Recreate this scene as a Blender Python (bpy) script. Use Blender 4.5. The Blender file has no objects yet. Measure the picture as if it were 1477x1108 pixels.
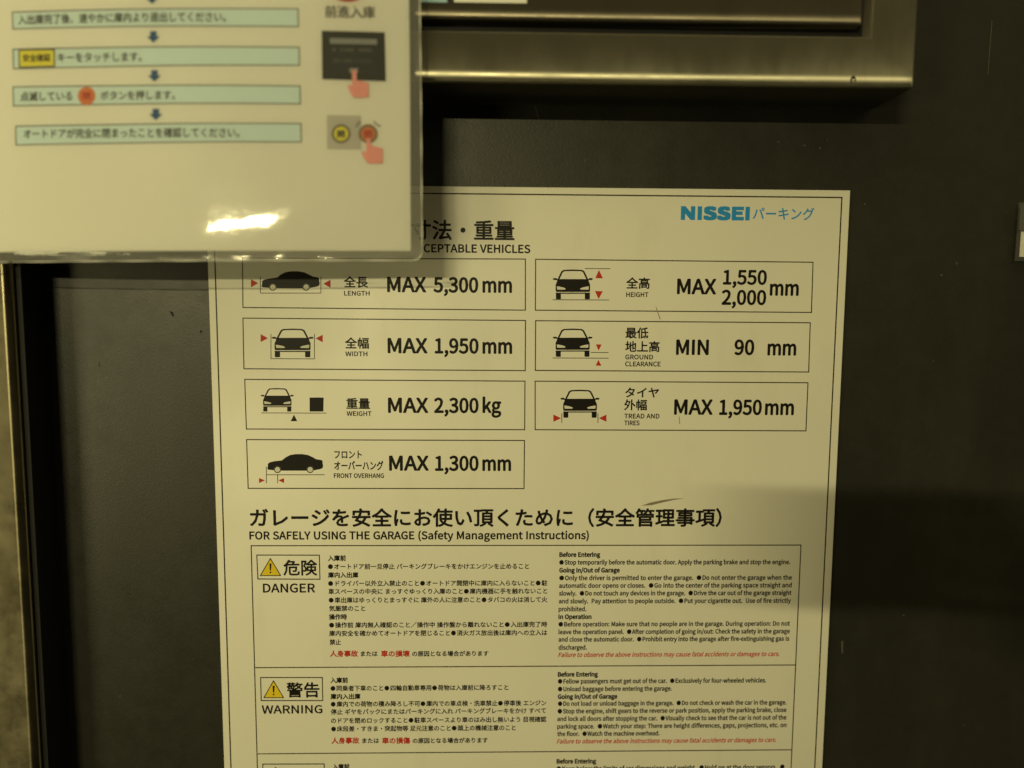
import bpy, bmesh, math, random
from mathutils import Vector, Matrix
random.seed(7)
SC = bpy.context.scene
COL = SC.collection

# ------------------------------------------------------------------ camera
PITCH, YAW, ROLL, DIST, FPX = 5.521, -1.319, 0.351, 0.54, 1080.0
def _rot(a, b, c):
    return Matrix.Rotation(a, 3, 'X') @ Matrix.Rotation(b, 3, 'Y') @ Matrix.Rotation(c, 3, 'Z')
RM = _rot(math.radians(PITCH), math.radians(YAW), math.radians(ROLL))   # wall frame (x, down, depth) -> lens frame
cd = bpy.data.cameras.new('camera')
cd.sensor_width = 36.0
cd.lens = FPX / 1477.0 * 36.0
cd.clip_start = 0.003
cd.clip_end = 50
cd.dof.use_dof = True
cd.dof.focus_distance = 0.545
cd.dof.aperture_fstop = 1.8
cam = bpy.data.objects.new('camera', cd)
COL.objects.link(cam)
RT = RM.transposed()
cols = []
for b in ((1, 0, 0), (0, 1, 0), (0, 0, 1)):
    p = RT @ Vector((b[0], -b[1], -b[2]))
    cols.append(Vector((p.x, p.z, -p.y)))
cam.matrix_world = Matrix((
    (cols[0].x, cols[1].x, cols[2].x, 0),
    (cols[0].y, cols[1].y, cols[2].y, -DIST),
    (cols[0].z, cols[1].z, cols[2].z, 0),
    (0, 0, 0, 1)))
SC.camera = cam

# ------------------------------------------------------------------ world, lamps, exposure
w = bpy.data.worlds.new('World')
SC.world = w
w.use_nodes = True
bg = w.node_tree.nodes['Background']
# dim surroundings: unlit floor below, a little warm glow from the ceiling above
_tc = w.node_tree.nodes.new('ShaderNodeTexCoord'); _sx = w.node_tree.nodes.new('ShaderNodeSeparateXYZ')
_rp = w.node_tree.nodes.new('ShaderNodeValToRGB')
w.node_tree.links.new(_tc.outputs['Generated'], _sx.inputs[0])
w.node_tree.links.new(_sx.outputs[2], _rp.inputs[0])
_rp.color_ramp.elements[0].position = 0.0
_rp.color_ramp.elements[0].color = (.014, .012, .006, 1)
_rp.color_ramp.elements[1].position = 1.0
_rp.color_ramp.elements[1].color = (.50, .42, .20, 1)
_e = _rp.color_ramp.elements.new(0.35); _e.color = (.12, .10, .048, 1)
w.node_tree.links.new(_rp.outputs[0], bg.inputs[0])
bg.inputs[1].default_value = 1.0
SC.view_settings.view_transform = 'Standard'
SC.view_settings.look = 'None'
SC.view_settings.gamma = 1
SC.view_settings.exposure = 0

def lamp(name, loc, aim, sx, sy, power, col):
    d = bpy.data.lights.new(name, 'AREA')
    d.shape = 'RECTANGLE'; d.size = sx; d.size_y = sy; d.energy = power; d.color = col
    o = bpy.data.objects.new(name, d)
    COL.objects.link(o)
    o.location = loc
    o.rotation_euler = (Vector(aim) - Vector(loc)).to_track_quat('-Z', 'Y').to_euler()
    return o
lamp('tube_lamp', (-1.15, -3.2, 0.74), (0, 0, 0), 0.62, 0.034, 45.5, (1.0, 0.88, 0.44))
lamp('overhead_fill', (-1.3, -1.5, 1.9), (0, 0, 0), 1.6, 1.0, 9.0, (1.0, 0.86, 0.42))  # added soft fill from above, stands for the general ambient light
lamp('side_fill', (-2.6, -2.9, -0.5), (0, 0, 0), 0.9, 0.9, 23.0, (1.0, 0.885, 0.42))  # added fill from the left, brightens the upright and below the notice

# ------------------------------------------------------------------ helpers
def ray(u, v):
    q = Vector(((u - 738.5) / FPX, (v - 554.0) / FPX, 1.0))
    p = RT @ q
    return Vector((p.x, p.z, -p.y))
def at(u, v, y=0.0):
    """point of the plane Y = y seen at pixel (u, v) of the photograph"""
    d = ray(u, v)
    t = (y + DIST) / d.y
    return Vector((d.x * t, y, d.z * t))
def flat(y):
    return lambda X, Z: y
def on(u, v, surf):
    y = surf(0, 0)
    for _ in range(8):
        p = at(u, v, y)
        y = surf(p.x, p.z)
    return at(u, v, y)
def view(ox, oy, s):
    return lambda x, y: (ox + x / s, oy + y / s)

def tag(o, label=None, cat=None, group=None, kind=None):
    if label: o['label'] = label
    if cat: o['category'] = cat
    if group: o['group'] = group
    if kind: o['kind'] = kind
    return o
def thing(name, loc, label, cat, group=None):
    o = bpy.data.objects.new(name, None)
    o.empty_display_size = 0.02
    COL.objects.link(o)
    o.location = loc
    return tag(o, label, cat, group)
def link(name, me, mat, parent=None, label=None):
    o = bpy.data.objects.new(name, me)
    COL.objects.link(o)
    if mat:
        me.materials.append(mat)
    if parent is not None:
        o.parent = parent
        if parent.type == 'EMPTY':
            o.location = -Vector(parent.location)
    if label: o['label'] = label
    return o
def mesh(name, verts, faces):
    me = bpy.data.meshes.new(name)
    me.from_pydata([tuple(v) for v in verts], [], faces)
    me.update()
    return me

class Sheet:
    """collects flat print shapes that follow a surface"""
    def __init__(s, surf): s.surf = surf; s.v = []; s.f = []
    def pt(s, p, off): return Vector((p.x, s.surf(p.x, p.z) - off, p.z))
    def poly(s, pix, off=2e-5):
        P = [on(u, v, s.surf) for u, v in pix]
        a = sum(P[i].x * P[(i + 1) % len(P)].z - P[(i + 1) % len(P)].x * P[i].z for i in range(len(P)))
        if a < 0: P.reverse()
        n = len(s.v)
        s.v += [s.pt(p, off) for p in P]
        s.f.append(list(range(n, n + len(P))))
        return s
    def quad(s, tl, tr, br, bl, nx=1, ny=1, off=2e-5):
        P = [on(u, v, s.surf) for u, v in (bl, br, tr, tl)]
        n = len(s.v)
        for j in range(ny + 1):
            for i in range(nx + 1):
                a, b = i / nx, j / ny
                p = (P[0] * (1 - a) + P[1] * a) * (1 - b) + (P[3] * (1 - a) + P[2] * a) * b
                s.v.append(s.pt(p, off))
        for j in range(ny):
            for i in range(nx):
                k = n + j * (nx + 1) + i
                s.f.append([k, k + 1, k + nx + 2, k + nx + 1])
        return s
    def stroke(s, a, b, wpx, nx=1, off=2e-5):
        d = Vector((b[0] - a[0], b[1] - a[1])); d.normalize()
        n = Vector((-d.y, d.x)) * wpx / 2
        s.quad((a[0] - n.x, a[1] - n.y), (b[0] - n.x, b[1] - n.y), (b[0] + n.x, b[1] + n.y), (a[0] + n.x, a[1] + n.y), nx, 1, off)
        return s
    def frame(s, c, wpx, nx=1, ny=1, off=2e-5):
        """outline through four corners, mitred, no overlaps"""
        h = wpx / 2
        tl, tr, br, bl = c
        o = [(tl[0]-h, tl[1]-h), (tr[0]+h, tr[1]-h), (br[0]+h, br[1]+h), (bl[0]-h, bl[1]+h)]
        i = [(tl[0]+h, tl[1]+h), (tr[0]-h, tr[1]+h), (br[0]-h, br[1]-h), (bl[0]+h, bl[1]-h)]
        s.quad(o[0], o[1], i[1], i[0], nx, 1, off)
        s.quad(i[3], i[2], o[2], o[3], nx, 1, off)
        s.quad(o[0], i[0], i[3], o[3], 1, ny, off)
        s.quad(i[1], o[1], o[2], i[2], 1, ny, off)
        return s
    def disc(s, c, rx, ry=None, n=28, off=2e-5):
        ry = ry or rx
        return s.poly([(c[0] + rx * math.cos(2 * math.pi * k / n), c[1] + ry * math.sin(2 * math.pi * k / n)) for k in range(n)], off)
    def ring(s, c, r0, r1, n=28, off=2e-5):
        for k in range(n):
            a, b = 2 * math.pi * k / n, 2 * math.pi * (k + 1) / n
            s.poly([(c[0] + r * math.cos(t), c[1] + r * math.sin(t)) for r, t in ((r0, a), (r1, a), (r1, b), (r0, b))], off)
        return s
    def make(s, name, mat, parent=None, label=None):
        me = mesh(name, s.v, s.f)
        return link(name, me, mat, parent, label)

# ------------------------------------------------------------------ lettering
LATIN = r'''A7E0R0P1T0P2J395I396?0P7C0P4N9)3G9)~3)413;5<428144815,5<5>41
B812)0P4C0P611/751S7G357=436P4P6*526*556G5F7,65727*6O815P8N4;9)2)9)~3*5B3*824582588,6(7F626Q6)61595I435B~3*1H3*4K4=4K5F4D6;4.6G366;2:5E1P4=1H
C7T5,0I6*0P6P157B1Q7)2B6=2+5N1J5.1E3K2*2Q312C5(2Q6J3L7O5/855L80687Q6M7?79806M8F6+9*5/90358F2(721@4S2(2G3313
D8@2)0P4,0P6/197<2K7P5(7<716/8A4*9)2)9)~3*1I3*813S815A7M6?6I6M5(6?325A2-3S1I
E7<2)0P6M0P6M1K3*1K3*4I6.4I6.5D3*5D3*806H806H9)2)9)
F7)2)0P3*0P3*4A6/4A6/5;3*5;3*806H806H9)2)9)
G8A520I620O7,117I1G7I5-5*5-5*446K446K2.691O5O1H561E3M2*2Q312C5(2R6J3O7O56856)806C7P7+7?7D807*8E649)5490378F2)721@4S2(2G3613
H8T2)0P3*0P3*4I6N4I6N0P7O0P7O9)6N9)6N5D3*5D3*9)2)9)
I4/2)0P3*0P3*9)2)9)
J6N3@0I4L1,5@2(5K355K9)4I9)4I394B294/1M3;1E2O1I2:2*2)2B152*1N172B0P
K8+2)0P3*0P3*3=4<5.6P0P8)0P5,5S7E9)6=9)3+4S3*4S3*9)2)9)
L6R2)0P6C0P6C1K3*1K3*9)2)9)
M9Q2)0P2R0P2R5:2L7L2N7L3?5S5*1H5I1H745S7R7L7T7L7N5:7N0P8L0P8L9)7A9)6(4G5<2T5:2T4L4G339)2)9)
N8R2)0P2T0P2T502O7H2Q7H3K6*6J0P7L0P7L9)6M9)6M4L6T226Q226*3Q3+9)2)9)
O9.5)0I6M148*2I8>5(8*736M8F5)90318F1T731@5(1T2I3114~5)1E3I2+2P322C5(2P6J3I7O5)85657O7.6J7<5(7.32652+
P7R2)0P3*0P3*4.494.5S4:7(52796E7(8*5R8L479)2)9)~3*4T3*8141815:8+6-7B686E6.5G5;5.434T
Q9.5)1C3I2)2P302C5(2P6J3I7O5)85657O7.6J7<5(7.30652)~7?.N7S.O88.R8F/)8=/M7D/G6K/M6,005D0K7.1>8.2R8>5(8*736M8F5)90318F1T731@5(1Q2P2S1<4?0K5//K6//,
R7S3*503*814:815>8+6/7C696J6/5O5>574:50~6>0P7E0P5B4=6@4P705E7:6J7)8,6)8M4A9)2)9)2)0P3*0P3*484?48
S7?440I5I1+6G1P7*3+6L4+614J5853415I3B6)3*6<2N7-3*7I3A8.49855+805G7R627@6J806,8G559*49903*8P2.8.1L7)2+6)2G583=4R4D4;574,5L3E6(2T5K24511M451E3<1K2G2-2*2F1;1S2216300P
T7A3H0P4I0P4I807180719)139)13803H80
U8Q4Q0I6:1+7;207M437M9)6N9)6N426B2G5P1P4Q1E3R1P342G3(423(9)1T9)1T4328203:1+
V753?0P4G0P759)639)4R4D4.1R4,1R364D1T9)0Q9)
W:E2Q0P4.0P575L5J7F5L7F615L7;0P8F0P:89)999)8>4C8*1S7T1S7:4C649)579)414C3D1S3B1S3,4C239)109)
X741,0P200P373,4(4;4*4;4I3,5S0P7,0P4G5*6Q9)5N9)4J6S405J4.5J3>6S299)139)3=5-
Y6L370P480P484*6L9)5I9)4G6I3O4S3M4S3)6I1T9)0O9)374*
Z7C1<0P7+0P7+1K2H1K7)8;7)9)1N9)1N805J801<1?
a7/360I4)0O4G10561D571D5;0P640P644C6*5Q586K407,336S2<6E1L65215C2H5P376.4(634J6)5.5<534H3/451R3A1A2=1K1@2:0S~3C1B3*1F2F1T2@2@2K313E3H534*53284G1Q4.1E
b7J4B0I5O1.6M23714(6Q5D6-6G4L7,4-6S3>6F2P632R762R9I1Q9I1Q0P2I0P2M1?2O1?3:1-4(0N~4:1C3S1F3=1N2R222R5:3>5N4)6.4@625=5R5T5/6.4(5Q2H551P
c6A450I5(0N5F1,631?5L21591P4Q1F491C3:1P2J2G2?3Q2J5-3;5R4;624N6/535T5D5H6.695E6H5,6T497,2R6H1O5D1=3Q1N212N1-
d7K3T0I4F0O55105L1C5N1C5R0P6J0P6J9I5I9I5I7;5L69546J4I7(4,7,2L6G1N5C1>3Q1K202E1-~411C351O2H2F2@3Q2J5.395R44624J6/535S5I5C5I2;531S4I1G
e7*480I5-0M5K1*67185T2*5?1K5)1D4=1A3<1M2J2A2=3F6@3F6B43655J5>6I407,2N6G1O5C1=3Q1O212P1-~2=4:2K5:396*41645(6*5?5;5G4:
f4?146-2,6-2,0P3,0P3,6-496-496R3,6R3,7P308@3=8R3S9+4D8Q4N9G4@9K419N3N9P2N9E248S2,7P2,6R146O
g7/3S.-5A.:6D//7(016J1)6+1>4Q1E3H1E3+1H2J1S2F252H2B2N2M3*3)372P3E2M3R2L5+3+5N3K6/4Q6,5:5Q5M5F6/6P6/6P6R4L6R3R7,2L6M2(6+1G4R1L432,3G2=362=342/2T1Q2C1L2.1O1H2+19281/281,1O0G1A021=/H1K.N2E.5~3R3>353F2N4/2F4R2M5G356/3R674B6/5*5G524R5*4/4B3F~4,.L3/.R2A/628/O2:022C0A2S0P3I0L4K0L5<0I5O0>6(0)5J/<5-/(
h7E1Q0P2R0P2R543>5K4(6,4B61526)5C5>5I4B5I0P6I0P6I4H6@6(5R6L4P7,4.6R3=6B2P6+2R762R9I1Q9I
i3S1Q0P2R0P2R6R1Q6R~2;802K833)8>3-8N3)902K9;2;9?2+9;1N901J8N1N8>2+83
j3S15.123.<2K/.2R012R6R1R6R1R011O/A1E//10/(0C/-0:.8~2;802K833(8>3-8N3(902K9;2;9?2+9;1M901J8N1M8>2+83
k7)1Q0P2Q0P2Q2>4*3L5M0P6Q0P4E4>6E6R5?6R2S3J2Q3J2Q9I1Q9I
l4*2T0I3B0M3;1D321C3+1D2T1K2R2)2R9I1Q9I1Q2,2)18280Q
m;01Q0P2R0P2R543=5K3T6,4<615+6)5<5>5B4B5B0P6B0P6B547-5K7D6,8-618I6)9-5>924B920P:30P:34H:*6(9;6L8;7,7H6R7*6@6;5R6,6@5@6R4J7,4*6R3;6B2O6*2N6*2J6R1Q6R
n7F1Q0P2R0P2R543>5K4(6,4B61526)5C5>5I4B5I0P6I0P6I4H6@6(5R6L4P7,4.6R3=6B2O6*2N6*2J6R1Q6R
o7D440I5E1-6E217*3Q6E5D5E6H447,2O6H1O5D1=3Q1O212O1-~441C371P2I2G2?3Q2I5-375R4462505R5K5-6)3Q5K2G501P
p7K1Q.72R.72R092Q1<3<1+4)0M4B0I5O1.6M23714(6Q5D6-6G4L7,4-6S3<6E2O622N622J6R1Q6R~4:1C3S1F3=1N2R222R5:3>5N4)6.4@625=5R5T5/6.4(5Q2H551P
q7K5I.76J.76J6R5S6R5N685M68556J4I7(4,7,2L6G1N5C1>3Q1K202E1-3T0I4E0O531/5L1C5I0>~411C351O2H2F2@3Q2J5.395R44624J6/535S5I5C5I2;531S4I1G
r511Q0P2R0P2R4K3:5B3Q6)4<605*6+526S4B7,3R6R386>2O5M2N5M2J6R1Q6R
s6,3>0I4G1(5;1E5G2@5:3<4H4(3N49314D2I4S2A5;2F5N3*603F6540624D6)5*5J5@6:5(6I496T3F7,2@6N1M631B591N4@2?3T373D3T384?3(4H2>4B2(401F3@1@2O1D241O1I24131B1P1/2E0N
t5,3L0I400K4A0O4R0T4I1I4*1B3>1H302,3-2I3-6-4J6-4J6R3-6R3-8D248D2/6R116O116-2,6-2,2J231G2K1(
u7E3G0I4;0P5,145F1N5H1N5K0P6D0P6D6R5D6R5D2E5+2+4A1I3T1D371K2S262N322N6R1M6R1M3-2)1L2D1)
v6G320P4:0P6@6R5@6R4:3>3N1H3K1H323>2,6R1*6R
w9L2O0P4*0P4Q4.565P595P5K4/6E0P7P0P9?6R8@6R7F3<751J731J6M3<5O6R4P6R3R3<3@1J3>1J3.3<226R116R
x6;1+0P2.0P2R263A393C3944265/0P640P443R6-6R5*6R465C3K4C3H4C3.5C266R126R3*4*
y6G2).53*.B3J/644096@6R5A6R4=3B3T1O3Q1O363B2,6R1*6R3=0O370;3(/J2A/51T/-1?/216.:
z60150P5N0P5N1H2A1H5J695J6R1D6R1D6-4=6-151<
07+3T0I5612612D6?5(6177568H3T902D8H1J771<5(1J2D2D12~3T1B3/1R2D3*2;5(2D6R3/8)3T894L8)576R5@5(573*4L1R
17+1O0P670P671I4H1I4H9)3R9)3<8L2P8C238=237M3G7M3G1I1O1I
27+190P6?0P6?1K431K2Q1G4C3<5H5.6-6L5M8*5(8P3I902L9)2)8D178(1R7;2;7P2T823D884<8/4S7B5-6J4H543>3@191>
37+3M0I5.1)6+1M6<3+614*5B4I4H5.4H515=5C5T646/7/5N835(8R3K902Q9*2/8H1?822+7B2A7T3-833J884>814S7J5.7+4Q64415H2O5?2O4I484@5/3S5:3-50254C1K3J1C2Q1I242+1I2@121O1N162G0Q
47+4F0P5D0P5D3.6H3.6H3S5D3S5D9)4?9)1-3L1-3.4F3.~4F3S203S4)6I4G7R4I7R4F6<
57+3L0I5,1+6,2)6=3@6.5(535O4)6.3A6,3/5T2L5M3(806+806+9)2-9)1N532:4P2M5/33563J594E5/524?5<3?512>4B1M3H1C2O1H222*1H2>111M1M162G0Q
67+430I5:1,632(6B3:654M5?5F465S3F5M3)5>2=4T2K6S3@8)4B885*845>8*5O7I6<885R8K559+4@903*8J1R771?4K1O2@2N11~2>4/3*4J3D5,4/514S4T5<485D3:5;2;4R1K431A381N2J2I
77+3,0P4/0P4:3H5,6,6@8;6@9)1<9)1<805:804-5T3:3E
87+4(0I571)621K6A2N683L5N4>505(505*5F5@6,61647)5T8.528P4)9/2P8P2,801L7,1R66275G2P522P50204E1D3P1:2Q1I1L2E1)~4A563E5I2T652H7,2P7K37834)8:4J81527G5:6S55695)5M~4)1?3.1G2@22263(2<3I2N483;4N4>49543K5B2P592/4N1F
97+3?0I4R116)2F6=566,7=5-8J3H902@8N1H7R196@1F5.2<443D3T454-4R4<5?4T502T4<1Q3=1C2S1F2>1O2,221@1B2*1/2G0N~5>5M4R51484N3L4I2T4S2>5B276@2?7?3)8/3I8:4D8,5273
.3T2<0I2L0N3+1-301?3+1Q2L212<252+211L1Q1H1?1L1-2+0N
,3T1I.K2B/73/0-381-331I2S2/2>252-211M1S1I1B1M112,0S2=0O2C0O2<042+/J1>/9
:3T2<522L563+5C306(3+6:2L6F2<6K2+6F1L6:1H6(1L5C2+56~2<0I2L0N3+1-301?3+1Q2L212<252+211L1Q1H1?1L1-2+0N
/531).P1J.P5,9H489H
(4E3A.H40.T390F2Q2=2J482Q62398)409G3A9T2F842-6:1Q482-252F0;
)4E2(.H2O0;3;253D483;6:2O842(9T189G2/8)2D622L482D2=2/0F18.T
-4J1:3D433D434:1:4:
'''
GLY = {}
def _dec(t):
    return [((ord(t[i]) - 40) * 45 + ord(t[i + 1]) - 40 - 400) / 500.0 for i in range(0, len(t), 2)]
OUT = {}
for ln in LATIN.split('\n'):
    if not ln: continue
    adv = _dec(ln[1:3])[0]
    OUT[ln[0]] = (adv, [list(zip(_dec(q)[0::2], _dec(q)[1::2])) for q in ln[3:].split('~')])
def load_glyphs(chars):
    """outline -> triangles, in em units, for every character the place shows"""
    tmp = []
    probe = {}
    def text(s):
        c = bpy.data.curves.new('glyph', 'FONT'); c.body = s; c.size = 1; c.resolution_u = 2
        o = bpy.data.objects.new('glyph', c); COL.objects.link(o); tmp.append(o)
        return o
    a1, a2 = text('国'), text('国国')
    for ch in sorted(chars):
        if ch == ' ' or ch == '　': continue
        if ch in OUT:
            c = bpy.data.curves.new('glyph', 'CURVE'); c.dimensions = '2D'; c.fill_mode = 'FRONT'
            for q in OUT[ch][1]:
                sp = c.splines.new('POLY'); sp.points.add(len(q) - 1)
                for k, (x, y) in enumerate(q): sp.points[k].co = (x, y, 0, 1)
                sp.use_cyclic_u = True
            o = bpy.data.objects.new('glyph', c); COL.objects.link(o); tmp.append(o)
        else:
            o = text(ch)
        probe[ch] = o
    dg = bpy.context.evaluated_depsgraph_get()
    def tri(o):
        e = o.evaluated_get(dg); m = e.to_mesh()
        V = [tuple(v.co[:2]) for v in m.vertices]; F = []
        for p in m.polygons:
            f = list(p.vertices)
            a = sum(V[f[i]][0] * V[f[(i + 1) % len(f)]][1] - V[f[(i + 1) % len(f)]][0] * V[f[i]][1] for i in range(len(f)))
            if abs(a) < 1e-10: continue
            F.append(f if a > 0 else f[::-1])
        e.to_mesh_clear()
        return V, F
    w1 = max(p[0] for p in tri(a1)[0]); w2 = max(p[0] for p in tri(a2)[0])
    em = w2 - w1
    for ch, o in probe.items():
        V, F = tri(o)
        if ch in OUT:
            GLY[ch] = (OUT[ch][0], V, F)
        else:
            GLY[ch] = (1.0, [(x / em, y / em) for x, y in V], F)
    GLY[' '] = (0.26, [], [])
    GLY['　'] = (1.0, [], [])
    for o in tmp:
        d = o.data; bpy.data.objects.remove(o); bpy.data.curves.remove(d)

def strikes(bold):
    if bold <= 0: return [(0, 0)]
    if bold <= 0.012: return [(-bold, 0), (bold, 0)]
    if bold <= 0.02: return [(-bold, 0), (bold, 0), (0, bold), (0, -bold)]
    if bold > .06: return [(bold * a, bold * c) for a in (-1, -.33, .33, 1) for c in (-1, 0, 1)]
    return [(bold * math.cos(a * math.pi / 4), bold * math.sin(a * math.pi / 4)) for a in range(8)] + [(0, 0)]
TEXTS = []
def write(sheet, text, u0, u1, v0, em, v1=None, bold=0.012, shear=0.0, off=2e-5):
    """one run of lettering from u0 to u1 on the baseline through v0 (v1 at its right end)"""
    TEXTS.append((sheet, text, u0, u1, v0, em, v1, bold, shear, off))
    return sheet
def lay(sheet, text, u0, u1, v0, em, v1, bold, shear, off):
    A = on(u0, v0, sheet.surf)
    if v1 is None:
        mm = (on(u0 + 1, v0, sheet.surf) - A).length
        B = on(u1, v0, sheet.surf); B.z = A.z
        for _ in range(3):                       # keep the baseline level on the sheet
            dv = (B.z - A.z) * 0
        X1 = B.x
        d = Vector((1, 0))
        W = X1 - A.x
    else:
        B = on(u1, v1, sheet.surf)
        mm = (on(u0 + 1, v0, sheet.surf) - A).length
        dd = Vector((B.x - A.x, B.z - A.z)); W = dd.length; d = dd / W
    E = em * mm
    pen = 0; pos = []
    for ch in text:
        pos.append(pen); pen += GLY[ch][0]
    lo = min(pos[i] + min(p[0] for p in GLY[c][1]) for i, c in enumerate(text) if GLY[c][1])
    hi = max(pos[i] + max(p[0] for p in GLY[c][1]) for i, c in enumerate(text) if GLY[c][1])
    k = W / ((hi - lo) * E)
    nrm = Vector((-d.y, d.x))
    for si, (bx, by) in enumerate(strikes(bold)):
        o2 = off + si * 6e-6
        for i, c in enumerate(text):
            _, V, F = GLY[c]
            n = len(sheet.v)
            for x, y in V:
                yy = (y + by) * E
                xx = (pos[i] + x - lo) * E * k + bx * E + shear * yy
                X = A.x + d.x * xx + nrm.x * yy; Z = A.z + d.y * xx + nrm.y * yy
                sheet.v.append(Vector((X, sheet.surf(X, Z) - o2, Z)))
            sheet.f += [[n + j for j in f] for f in F]
JOBS = []
def job(fn, *a): JOBS.append((fn, a))

# ------------------------------------------------------------------ materials
def node_mat(name):
    m = bpy.data.materials.new(name); m.use_nodes = True
    nt = m.node_tree
    return m, nt, nt.nodes['Principled BSDF'], nt.nodes, nt.links
def noise(nt, scale, detail=4, rough=.5, stretch=(1, 1, 1)):
    tc = nt.nodes.new('ShaderNodeTexCoord'); mp = nt.nodes.new('ShaderNodeMapping')
    mp.inputs['Scale'].default_value = stretch
    n = nt.nodes.new('ShaderNodeTexNoise')
    n.inputs['Scale'].default_value = scale; n.inputs['Detail'].default_value = detail; n.inputs['Roughness'].default_value = rough
    nt.links.new(tc.outputs['Object'], mp.inputs[0]); nt.links.new(mp.outputs[0], n.inputs[0])
    return n
def ramp(nt, src, stops):
    r = nt.nodes.new('ShaderNodeValToRGB')
    e = r.color_ramp.elements
    while len(e) < len(stops): e.new(0.5)
    for k, (p, c) in enumerate(stops):
        e[k].position = p; e[k].color = (c[0], c[1], c[2], 1) if isinstance(c, tuple) else (c, c, c, 1)
    nt.links.new(src, r.inputs[0])
    return r
def mixc(nt, fac, a, b, mode='MIX'):
    m = nt.nodes.new('ShaderNodeMix'); m.data_type = 'RGBA'; m.blend_type = mode
    for s, v in ((0, fac), (6, a), (7, b)):
        if hasattr(v, 'links'): nt.links.new(v, m.inputs[s])
        elif isinstance(v, tuple): m.inputs[s].default_value = (*v, 1)
        else: m.inputs[s].default_value = v
    return m.outputs[2]
def bump(nt, src, strength, dist, bs):
    b = nt.nodes.new('ShaderNodeBump')
    b.inputs['Strength'].default_value = strength; b.inputs['Distance'].default_value = dist
    nt.links.new(src, b.inputs['Height']); nt.links.new(b.outputs[0], bs.inputs['Normal'])
def ink(name, col, rough=.45, var=.15):
    m, nt, bs, N, L = node_mat(name)
    n = noise(nt, 900, 3)
    c = mixc(nt, n.outputs[0], tuple(x * (1 - var) for x in col), tuple(min(1, x * (1 + var)) for x in col))
    L.new(c, bs.inputs['Base Color'])
    bs.inputs['Roughness'].default_value = rough
    bs.inputs['Specular IOR Level'].default_value = .2
    return m

def enamel_mat():
    m, nt, bs, N, L = node_mat('ivory_enamel')
    a = noise(nt, 9, 5); b = noise(nt, 260, 4, .7); c = noise(nt, 30, 6, .65, (1, 1, .35))
    col = mixc(nt, ramp(nt, a.outputs[0], [(.3, 0.0), (.75, 1.0)]).outputs[0], (.80, .78, .69), (.75, .735, .65))
    col = mixc(nt, ramp(nt, c.outputs[0], [(.56, 0.0), (.8, .35)]).outputs[0], col, (.60, .57, .46))
    col = mixc(nt, ramp(nt, b.outputs[0], [(.66, 0.0), (.78, .35)]).outputs[0], col, (.45, .41, .32))
    L.new(col, bs.inputs['Base Color'])
    L.new(ramp(nt, a.outputs[0], [(.3, .34), (.7, .46)]).outputs[0], bs.inputs['Roughness'])
    bump(nt, b.outputs[0], .12, .0003, bs)
    return m
def wall_mat():
    m, nt, bs, N, L = node_mat('dark_grey_paint')
    a = noise(nt, 5, 6, .6); b = noise(nt, 700, 3, .6); c = noise(nt, 55, 8, .75); s = noise(nt, 16, 6, .6, (1, 1, .2))
    col = mixc(nt, ramp(nt, a.outputs[0], [(.3, 0.0), (.7, 1.0)]).outputs[0], (.017, .018, .014), (.026, .025, .019))
    col = mixc(nt, ramp(nt, s.outputs[0], [(.5, 0.0), (.8, .5)]).outputs[0], col, (.040, .039, .032))
    v = N.new('ShaderNodeTexVoronoi'); v.inputs['Scale'].default_value = 42
    tc = N.new('ShaderNodeTexCoord'); L.new(tc.outputs['Object'], v.inputs['Vector'])
    spot = ramp(nt, v.outputs['Distance'], [(.025, 1.0), (.06, 0.0)])
    gate = ramp(nt, c.outputs[0], [(.57, 0.0), (.63, .75)])
    mul = N.new('ShaderNodeMath'); mul.operation = 'MULTIPLY'
    L.new(spot.outputs[0], mul.inputs[0]); L.new(gate.outputs[0], mul.inputs[1])
    col = mixc(nt, mul.outputs[0], col, (.20, .185, .155))
    L.new(col, bs.inputs['Base Color'])
    L.new(ramp(nt, c.outputs[0], [(.3, .34), (.7, .48)]).outputs[0], bs.inputs['Roughness'])
    ad = N.new('ShaderNodeMath'); ad.operation = 'MULTIPLY_ADD'; ad.inputs[1].default_value = .35
    L.new(c.outputs[0], ad.inputs[0]); L.new(b.outputs[0], ad.inputs[2])
    bump(nt, ad.outputs[0], .16, .0005, bs)
    bs.inputs['Specular IOR Level'].default_value = .5
    return m
def steel_mat(name, col, rough, stretch, stain=.5, axis=0):
    m, nt, bs, N, L = node_mat(name)
    g = noise(nt, 60, 5, .7, stretch); st = noise(nt, 14, 6, .6); bl = noise(nt, 45, 5, .65)
    c = mixc(nt, ramp(nt, st.outputs[0], [(.35, 0.0), (.7, 1.0)]).outputs[0], col, tuple(x * (1 - stain * .5) for x in col))
    c = mixc(nt, ramp(nt, g.outputs[0], [(.3, 0.0), (.7, .6)]).outputs[0], c, tuple(x * .8 for x in col))
    L.new(c, bs.inputs['Base Color'])
    bs.inputs['Metallic'].default_value = 1
    L.new(ramp(nt, bl.outputs[0], [(.3, rough * .8), (.7, rough * 1.3)]).outputs[0], bs.inputs['Roughness'])
    bump(nt, g.outputs[0], .06, .0003, bs)
    bs.inputs['Anisotropic'].default_value = .9
    cv = N.new('ShaderNodeCombineXYZ'); cv.inputs[axis].default_value = 1
    L.new(cv.outputs[0], bs.inputs['Tangent'])
    return m
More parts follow.
